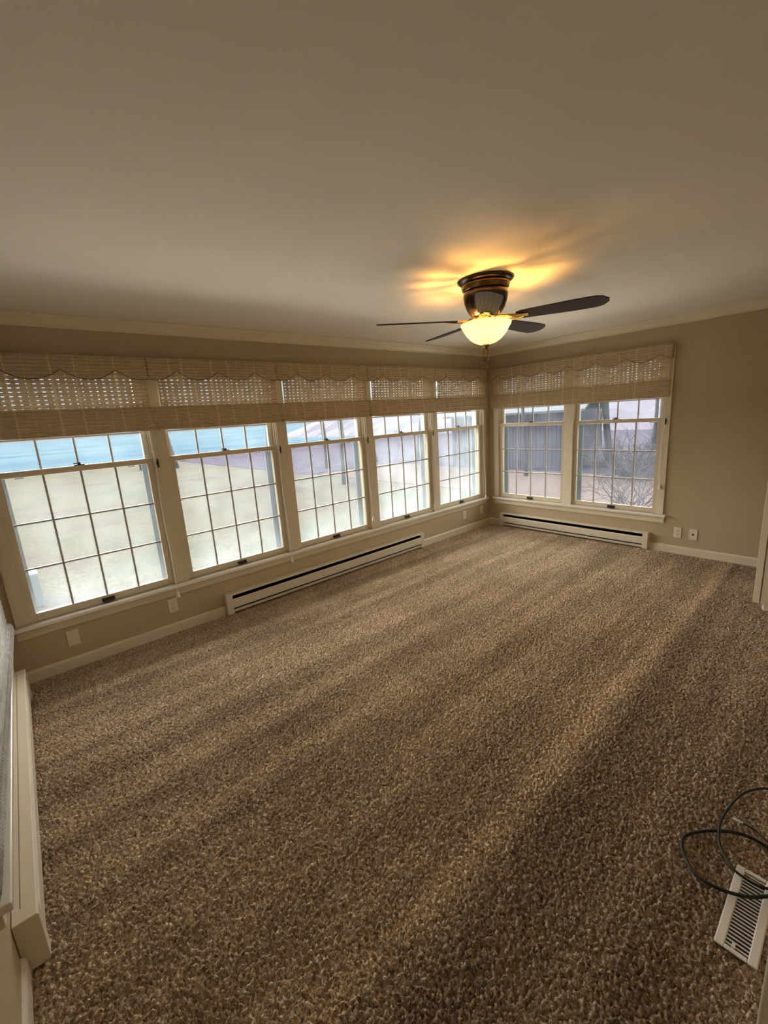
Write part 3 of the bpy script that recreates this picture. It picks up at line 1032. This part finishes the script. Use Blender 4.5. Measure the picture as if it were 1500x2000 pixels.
# blades at rest
for k in range(5):
    ang = math.radians(19 + 72 * k)
    br = empty('blade', (0, 0, 0), ang)
    COL.objects.unlink(br)
    bpy.data.objects.remove(br)
    n = 18
    out = []
    r0, r1 = 0.195, 0.70
    for i in range(n + 1):
        t_ = i / n
        x = r0 + (r1 - r0) * t_
        hwid = 0.052 + 0.020 * min(1, t_ * 1.6)
        if t_ > 0.82:
            q = (t_ - 0.82) / 0.18
            hwid *= math.sqrt(max(0.0, 1 - (q * 0.98) ** 2.2))
        if t_ < 0.06:
            hwid *= 0.75 + 0.25 * t_ / 0.06
        out.append((x, hwid))
    m = MB()
    top = [(x, hh) for x, hh in out]
    prof2 = top + [(x, -hh) for x, hh in reversed(out)]
    m.prism(prof2, 2, -0.0035, 0.0035)
    bl = m.build('blade', M['blade'], fan)
    bl.location = (0, 0, z(2.204))
    bl.rotation_euler = (math.radians(-12), math.radians(1.5), 0)
    bl.rotation_euler = (Matrix.Rotation(ang, 3, 'Z') @ Matrix.Rotation(math.radians(-12), 3, 'X')).to_euler()
    # blade iron: two curved arms and a plate
    ir = MB()
    for s in (-1, 1):
        ir.tube(smooth_path([(0.070, s * 0.012, 0.014), (0.105, s * 0.022, 0.004), (0.145, s * 0.036, -0.006), (0.195, s * 0.034, -0.008), (0.235, s * 0.018, -0.0065)], 4), 0.0055, 8)
    ir.box(0.185, 0.262, -0.020, 0.020, -0.0075, -0.0038)
    ir.tube([(0.068, 0, 0.014), (0.10, 0, 0.004), (0.19, 0, -0.006)], 0.006, 8)
    ir.build('blade_iron', M['gold'], bl, smooth=False)
# light kit
m = MB().lathe([(0.0, z(2.169)), (0.10, z(2.172)), (0.112, z(2.176)), (0.112, z(2.181)), (0.064, z(2.181)), (0.064, z(2.171))], 48)
fit = MB().lathe([(0.0, z(2.170)), (0.060, z(2.170)), (0.064, z(2.160)), (0.052, z(2.150)), (0.0, z(2.148))], 40).build('light_fitter', M['gold'], fan, smooth=True)
# scalloped brass gallery around the bowl rim
g = MB()
for k in range(10):
    a0 = 2 * PI * k / 10
    pts = []
    for i in range(9):
        a = a0 + (i / 8) * 2 * PI / 10
        pts.append((0.118 * math.cos(a), 0.118 * math.sin(a), z(2.184 + 0.018 * math.sin(PI * i / 8))))
    g.tube(pts, 0.0045, 6)
for k in range(3):
    a = 2 * PI * k / 3 + 0.4
    g.tube([(0.055 * math.cos(a), 0.055 * math.sin(a), z(2.160)), (0.09 * math.cos(a), 0.09 * math.sin(a), z(2.172)), (0.118 * math.cos(a), 0.118 * math.sin(a), z(2.184))], 0.004, 6)
g.build('rim_gallery', M['gold'], fan, smooth=True)
bp_ = [(0.150, 2.186), (0.158, 2.183), (0.156, 2.172), (0.146, 2.156), (0.143, 2.152), (0.136, 2.138), (0.118, 2.112), (0.095, 2.088), (0.066, 2.069), (0.034, 2.058), (0.006, 2.055)]
inner = [(max(0.004, r - 0.004), zz + 0.004) for r, zz in reversed(bp_)]
bowl = MB().lathe([(r, z(zz)) for r, zz in bp_ + inner], 56, close=True).build('glass_bowl', M['bowl'], fan, smooth=True)
MB().lathe([(0.0, z(2.056)), (0.026, z(2.055)), (0.028, z(2.049)), (0.016, z(2.043)), (0.012, z(2.034)), (0.014, z(2.028)), (0.0, z(2.022))], 24).build('finial', M['brass'], fan, smooth=True)
MB().tube([(0, 0, z(2.150)), (0, 0, z(2.056))], 0.004, 8).build('centre_rod', M['brass'], fan)
for k, (dx, dy, zl) in enumerate(((-0.012, -0.008, 1.945), (0.009, 0.007, 1.920))):
    m = MB().tube([(dx, dy, z(2.036)), (dx * 1.1, dy * 1.1, z(zl + 0.045))], 0.0042, 6)
    pc = m.build('pull_chain', M['gold'], fan)
    MB().lathe([(0.001, 0.004), (0.006, 0.0), (0.0075, -0.012), (0.0065, -0.020), (0.0085, -0.034), (0.007, -0.046), (0.001, -0.048)], 12).build('pull_fob', M['brass'], pc, smooth=True).location = (dx * 1.1, dy * 1.1, z(zl + 0.045))
for k in range(2):
    a = 0.9 + PI * k
    bx, by = 0.062 * math.cos(a), 0.062 * math.sin(a)
    pts = [(r_ * 0.9, zz) for r_, zz in [(0.004, -0.045), (0.016, -0.040), (0.024, -0.024), (0.024, -0.010), (0.014, 0.012), (0.010, 0.022)]]
    MB().lathe(pts, 18).build('light_bulb', M['bulb'], fan, smooth=True).location = (bx, by, z(2.148))
    ld = bpy.data.lights.new('bulb_light', 'POINT')
    ld.energy = LAMP_POWER / 2
    ld.color = (1.0, 0.47, 0.10)
    ld.shadow_soft_size = 0.014
    lo = bpy.data.objects.new('bulb_light', ld)
    COL.objects.link(lo)
    lo.parent = fan
    lo.location = (bx * 1.55, by * 1.55, z(2.150))

# ------------------------------------------------------------------ floor register
reg = empty('floor_register', (3.6165, -3.766, 0.0), 0.0)
tag(reg, 'white metal floor register with dark louvres in the carpet beside the cable', 'floor vent')
RW, RL = 0.052, 0.165
m = MB()
iw, il = 0.028, 0.150
for (x0, x1, y0, y1) in ((-RW, -iw, -RL, RL), (iw, RW, -RL, RL), (-iw, iw, -RL, -il), (-iw, iw, il, RL)):
    m.box(x0, x1, y0, y1, 0.004, 0.010)
m.build('frame', M['register'], reg, bevel=0.003)
MB().box(-iw, iw, -il, il, -0.012, -0.010).build('duct_opening', M['duct'], reg)
nl = 22
for i in range(nl):
    y = -il + 0.008 + (2 * il - 0.016) * i / (nl - 1)
    m = MB().prism([(y - 0.0024, 0.0065), (y - 0.0012, 0.0055), (y + 0.0024, 0.0085), (y + 0.0014, 0.0095)], 0, -iw, iw)
    m.build('louvre', M['register'], reg)
MB().box(-0.012, -0.004, -il, -il + 0.016, 0.0093, 0.0115).build('damper_lever', M['register'], reg)

# ------------------------------------------------------------------ cables by the register
loop1 = [(3.66, -3.22), (3.595, -3.204), (3.565, -3.226), (3.526, -3.288), (3.501, -3.377), (3.491, -3.467), (3.493, -3.525), (3.509, -3.581), (3.53, -3.613), (3.561, -3.647), (3.595, -3.657), (3.629, -3.656), (3.654, -3.643), (3.70, -3.60), (3.735, -3.52), (3.745, -3.42)]
loop2 = [(3.80, -3.50), (3.76, -3.60), (3.70, -3.655), (3.659, -3.678), (3.626, -3.715), (3.596, -3.736), (3.552, -3.754), (3.503, -3.757), (3.461, -3.738), (3.426, -3.694), (3.409, -3.655), (3.407, -3.62), (3.423, -3.583), (3.454, -3.543), (3.494, -3.503), (3.542, -3.469), (3.586, -3.455), (3.63, -3.461), (3.68, -3.49), (3.75, -3.53), (3.84, -3.55)]
z1 = [0.06, 0.06, 0.06, 0.055, 0.045, 0.038, 0.03, 0.024, 0.022, 0.022, 0.022, 0.022, 0.022, 0.02, 0.012, 0.010]
z2 = [0.012, 0.016, 0.024, 0.028, 0.028, 0.026, 0.022, 0.016, 0.012, 0.010, 0.010, 0.010, 0.012, 0.014, 0.016, 0.016, 0.014, 0.012, 0.010, 0.010, 0.010]
o = MB().tube(smooth_path([(p[0], p[1], zz) for p, zz in zip(loop1, z1)], 6), 0.0044, 10).build('coiled_cable', M['cable'], smooth=True)
tag(o, 'thinner black cable loop standing up behind the register, upper loop', 'cable')
o = MB().tube(smooth_path([(p[0], p[1], zz) for p, zz in zip(loop2, z2)], 6), 0.0056, 10).build('coiled_cable', M['cable'], smooth=True)
tag(o, 'thick black cable loop lying across the register and carpet, lower loop', 'cable')
th = MB().tube(smooth_path([(3.545, -3.400, 0.010), (3.579, -3.404, 0.012), (3.613, -3.425, 0.014), (3.66, -3.45, 0.012), (3.74, -3.46, 0.010)], 6), 0.003, 8).build('thin_cord', M['cable'], smooth=True)
tag(th, 'short thin dark cord with a white plug tip inside the cable loop', 'cord')
MB().tube([(3.513, -3.403, 0.012), (3.521, -3.4028, 0.012), (3.523, -3.4025, 0.012), (3.546, -3.400, 0.011)], [0.003, 0.004, 0.005, 0.005], 10).build('plug_tip', M['white_plastic'], th)

# ------------------------------------------------------------------ cabinet at the right edge
cb = empty('white_cabinet', (3.22, -1.144, 0), 0)
tag(cb, 'tall cream panelled cabinet on a low plinth at the right edge of the photo', 'cabinet')
D = 0.62
Wc = WX - 3.22 - 0.002
MB().box(0, Wc, 0.012, D, 0.062, 2.10).build('carcass', M['cabinet'], cb)
MB().box(0, 0.040, -0.006, 0.012, 0.060, 2.10).box(0.040, Wc, -0.006, 0.012, 2.04, 2.10).build('face_frame', M['trim'], cb, bevel=0.002)
dr = MB().box(0.047, Wc - 0.045, -0.004, 0.012, 0.060, 2.035).build('cabinet_door', M['cabinet'], cb, bevel=0.003)
MB().box(0.120, Wc - 0.12, -0.008, -0.004, 0.16, 1.93).build('raised_panel', M['cabinet'], dr, bevel=0.003)
MB().tube([(Wc - 0.09, -0.004, 1.0), (Wc - 0.09, -0.022, 1.0), (Wc - 0.09, -0.030, 1.0)], [0.006, 0.007, 0.014], 12).build('knob', M['bronze'], dr)
pl = MB().prism([(0.052, 0.06), (0.056, 0.045), (0.068, 0.034), (Wc, 0.034), (Wc, D - 0.02), (0.052, D - 0.02)], 2, -0.01, 0.0618)
pl.build('plinth', M['trim'], cb)

# ------------------------------------------------------------------ outdoors
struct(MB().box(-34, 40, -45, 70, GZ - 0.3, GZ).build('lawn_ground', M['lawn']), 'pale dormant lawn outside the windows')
struct(MB().box(-500, -34, -300, 400, GZ - 0.35, GZ - 0.08).build('lake_water', M['lake']), 'pale blue lake beyond the lawn')
tr_ = MB().box(-2.9, -TH, -9.0, 3.0, GZ, GZ + 0.05).box(-TH, 8.0, TH, 2.8, GZ, GZ + 0.05).box(-TH, 8.0, -9.0, -5.95, GZ, GZ + 0.05)  # unseen pale slab, added to bounce daylight up onto the ceiling
struct(tr_.build('bounce_slab', M['reflector']), 'pale concrete slab added out of view to bounce daylight into the room')
struct(MB().box(-12.9, 14, 5.2, 9.6, GZ, GZ + 0.015).build('leaf_bed', M['litter']), 'pinkish brown leaf litter before the far trees')
struct(MB().box(-13, 25, 9.6, 34, GZ, GZ + 0.02).box(-33.9, -13, 5.0, 34, GZ, GZ + 0.02).build('woods_floor', M['brush']), 'dark brushy ground under the bare trees')

def bare_tree(name, x, y, h, r, seed, label, group, spread=0.5, depth=4, trunk_frac=0.45, lean=0.05):
    rnd = random.Random(seed)
    tr = MB()
    br = MB()
    d0 = Vector((rnd.uniform(-lean, lean), rnd.uniform(-lean, lean), 1)).normalized()
    pts = [Vector((0, 0, -0.02))]
    n = 6
    for i in range(n):
        d0 = (d0 + Vector((rnd.uniform(-.08, .08), rnd.uniform(-.08, .08), 0))).normalized()
        pts.append(pts[-1] + d0 * h * trunk_frac / n)
    tr.tube(pts, [r * 0.72 * (1.12 if i == 0 else 1 - 0.45 * i / n) for i in range(n + 1)], 10)
    def grow(p, d, L, rr, dep):
        q = [p]
        for i in range(3):
            d = (d + Vector((rnd.uniform(-.22, .22), rnd.uniform(-.22, .22), rnd.uniform(-.06, .16)))).normalized()
            q.append(q[-1] + d * L / 3)
        br.tube(q, [rr, rr * 0.85, rr * 0.7, rr * 0.55], 5 if dep > 1 else 4, caps=False)
        if dep <= 0: return
        for _ in range(rnd.choice((2, 3))):
            k = rnd.choice((1, 2, 3, 3))
            dd = (d + Vector((rnd.gauss(0, spread), rnd.gauss(0, spread), rnd.uniform(-0.1, 0.45)))).normalized()
            grow(q[k], dd, L * rnd.uniform(0.6, 0.85), rr * 0.55, dep - 1)
    for k in range(5):
        a = rnd.uniform(0, 2 * PI)
        dd = Vector((math.cos(a) * spread * 1.4, math.sin(a) * spread * 1.4, 1)).normalized()
        grow(pts[-1 - (k % 3)], dd, h * 0.24, r * 0.42, depth - 1)
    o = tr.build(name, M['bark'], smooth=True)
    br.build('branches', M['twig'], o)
    o.location = (x, y, GZ)
    tag(o, label, 'tree', group)
    return o
GT = 'bare trees outside'
bare_tree('bare_tree', -9.3, 4.12, 8.0, 0.17, 1, 'bare tree with a thick trunk on the lawn seen through the middle window', GT)
bare_tree('bare_tree', -17.5, 5.3, 9.0, 0.16, 2, 'distant bare tree behind the left half of the middle window', GT)
bare_tree('bare_tree', -14.5, 6.9, 9.0, 0.19, 3, 'distant bare tree behind the right half of the middle window', GT)
bare_tree('bare_tree', -14.0, 9.6, 9.5, 0.2, 4, 'bare tree seen through the left half of the fourth window', GT)
bare_tree('bare_tree', -12.2, 11.0, 9.0, 0.2, 5, 'bare tree seen through the right half of the fourth window', GT)
bare_tree('bare_tree', -9.6, 12.2, 9.0, 0.2, 6, 'bare tree seen through the fifth window beside the corner', GT)
bare_tree('bare_tree', -26.0, 2.9, 9.0, 0.30, 7, 'bare tree trunk beside the bench seen through the second window', GT)
bare_tree('bare_tree', -3.2, 12.5, 10.0, 0.20, 8, 'bare tree with a grey trunk left in the right window of the far pair', GT)
bare_tree('bare_tree', -1.0, 13.0, 10.0, 0.12, 9, 'bare thin tree in the middle of the right far window', GT, 0.6)
bare_tree('bare_tree', 0.5, 15.0, 11.0, 0.2, 10, 'bare tree behind the bush at the right of the right far window', GT, 0.6)
bare_tree('bare_tree', -2.2, 16.5, 11.0, 0.16, 11, 'bare tree deep in the woods beyond the right far window', GT, 0.6)
for k_, (tx, ty, hh_, rr_, ds) in enumerate([(-6.4, 19.5, 9, .13, 'leftmost of the woods beyond the shed roof, left far window'), (-4.4, 21.5, 10, .16, 'behind the right end of the shed, left far window'),
        (-2.9, 23.0, 10, .15, 'behind the grey trunk in the right far window'), (-0.6, 21.0, 10, .14, 'left of the middle muntin deep in the right far window'), (1.4, 22.5, 11, .18, 'deep in the woods near the right side of the right far window'),
        (2.6, 18.5, 10, .15, 'at the right edge of the right far window, set back'), (1.6, 11.6, 8, .09, 'slender, right of the thicket in the right far window')]):
    bare_tree('bare_tree', tx, ty, hh_, rr_, 60 + k_, 'bare tree ' + ds, GT, 0.6, 4, 0.35)
bare_tree('bare_tree', -4.3, 8.3, 8.0, 0.10, 12, 'slim bare tree in front of the shed beyond the left far window', GT, 0.4)

def bare_shrub(name, x, y, h, n, seed, label, mat, r=0.012, lean=0.6, depth=3):
    rnd = random.Random(seed)
    m = MB()
    def grow(p, d, L, rr, dep):
        q = [p]
        for i in range(4):
            d = (d + Vector((rnd.uniform(-.25, .25), rnd.uniform(-.25, .25), rnd.uniform(-.12, .12)))).normalized()
            q.append(q[-1] + d * L / 4)
        m.tube(q, [rr, rr * 0.9, rr * 0.75, rr * 0.65, rr * 0.5], 5, caps=False)
        if dep <= 0: return
        for _ in range(3):
            k = rnd.choice((1, 2, 3, 4))
            dd = (d + Vector((rnd.gauss(0, .55), rnd.gauss(0, .55), rnd.gauss(0.1, .4)))).normalized()
            grow(q[k], dd, L * rnd.uniform(0.5, 0.8), rr * 0.6, dep - 1)
    for k in range(n):
        a = rnd.uniform(0, 2 * PI)
        grow(Vector((rnd.uniform(-.1, .1), rnd.uniform(-.1, .1), -0.02)), Vector((math.cos(a) * lean, math.sin(a) * lean, 1)).normalized(), h * rnd.uniform(0.35, 0.55), r * rnd.uniform(0.7, 1.2), depth)
    o = m.build(name, mat)
    o.location = (x, y, GZ)
    tag(o, label, 'shrub')
    return o
bare_shrub('bare_shrub', 0.70, 3.7, 2.2, 15, 31, 'leafless shrub with arching branches just outside the right far window', M['twig'], 0.013, 0.9)
bare_shrub('brush_pile', -1.3, 9.2, 2.0, 40, 33, 'dark brushy thicket on the ground beyond the right far window', M['twig'], 0.02, 1.3)
bare_shrub('bare_shrub', 0.7, 10.2, 2.2, 40, 35, 'dark leafless thicket at the right beyond the right far window', M['twig'], 0.02, 1.2)

# shed
sh = empty('garden_shed', (-6.05, 10.0, GZ), math.radians(10))
tag(sh, 'grey-purple shed with vertical boards seen through the left far window', 'shed')
m = MB()
nb = 34
for i in range(nb):
    x0 = -2.6 + 5.2 * i / nb
    m.box(x0 + 0.006, x0 + 5.2 / nb - 0.006, -0.02 - 0.006 * (i % 2), 0.0, 0.0, 2.15)
m.box(-2.6, 2.6, 0.0, 3.2, 0.0, 2.15)
m.build('board_wall', M['siding'], sh)
MB().prism([(-0.3, 2.10), (1.6, 2.75), (3.5, 2.10), (3.5, 2.18), (1.6, 2.85), (-0.3, 2.18)], 0, -2.85, 2.85).build('gable_roof', M['roof'], sh)
MB().box(-1.9, -0.9, -0.045, -0.027, 0.0, 1.95).build('shed_door', M['roof'], sh)

# wooded hill closing the view beyond the far trees
rh = random.Random(5)
hp = []
for i in range(61):
    x_ = -70 + i * 2.6
    hp.append((x_, GZ + 4.2 + 0.9 * math.sin(x_ * 0.11) + rh.uniform(-0.5, 0.5)))
m = MB()
vv = []
for x_, zt in hp:
    vv += [(x_, 33, GZ - 0.2), (x_, 38 + rh.uniform(-1, 1), (zt + GZ) / 2 + rh.uniform(-.4, .4)), (x_, 46, zt), (x_, 70, GZ - 0.2)]
ff = []
for i in range(60):
    for k in range(3):
        a = i * 4 + k
        ff.append((a, a + 4, a + 5, a + 1))
m.add(vv, ff)
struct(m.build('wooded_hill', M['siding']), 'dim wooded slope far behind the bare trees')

# utility pedestal and bench on the lawn
pd = MB().box(-0.15, 0.15, -0.11, 0.11, 0.0, 0.51).build('utility_pedestal', M['pedestal'], bevel=0.02)
pd.location = (-4.10, -5.33, GZ)
tag(pd, 'pale blue-grey utility pedestal on the lawn outside the first window', 'utility box')
bn = empty('lawn_bench', (-27.5, 2.2, GZ), math.radians(77))
tag(bn, 'low grey bench far out on the lawn seen through the second window', 'bench')
MB().box(-1.3, 1.3, -0.25, 0.25, 0.42, 0.50).build('seat', M['bench'], bn)
for sx in (-0.95, 0.95):
    MB().box(sx - 0.06, sx + 0.06, -0.2, 0.2, 0.0, 0.42).build('leg', M['bench'], bn)
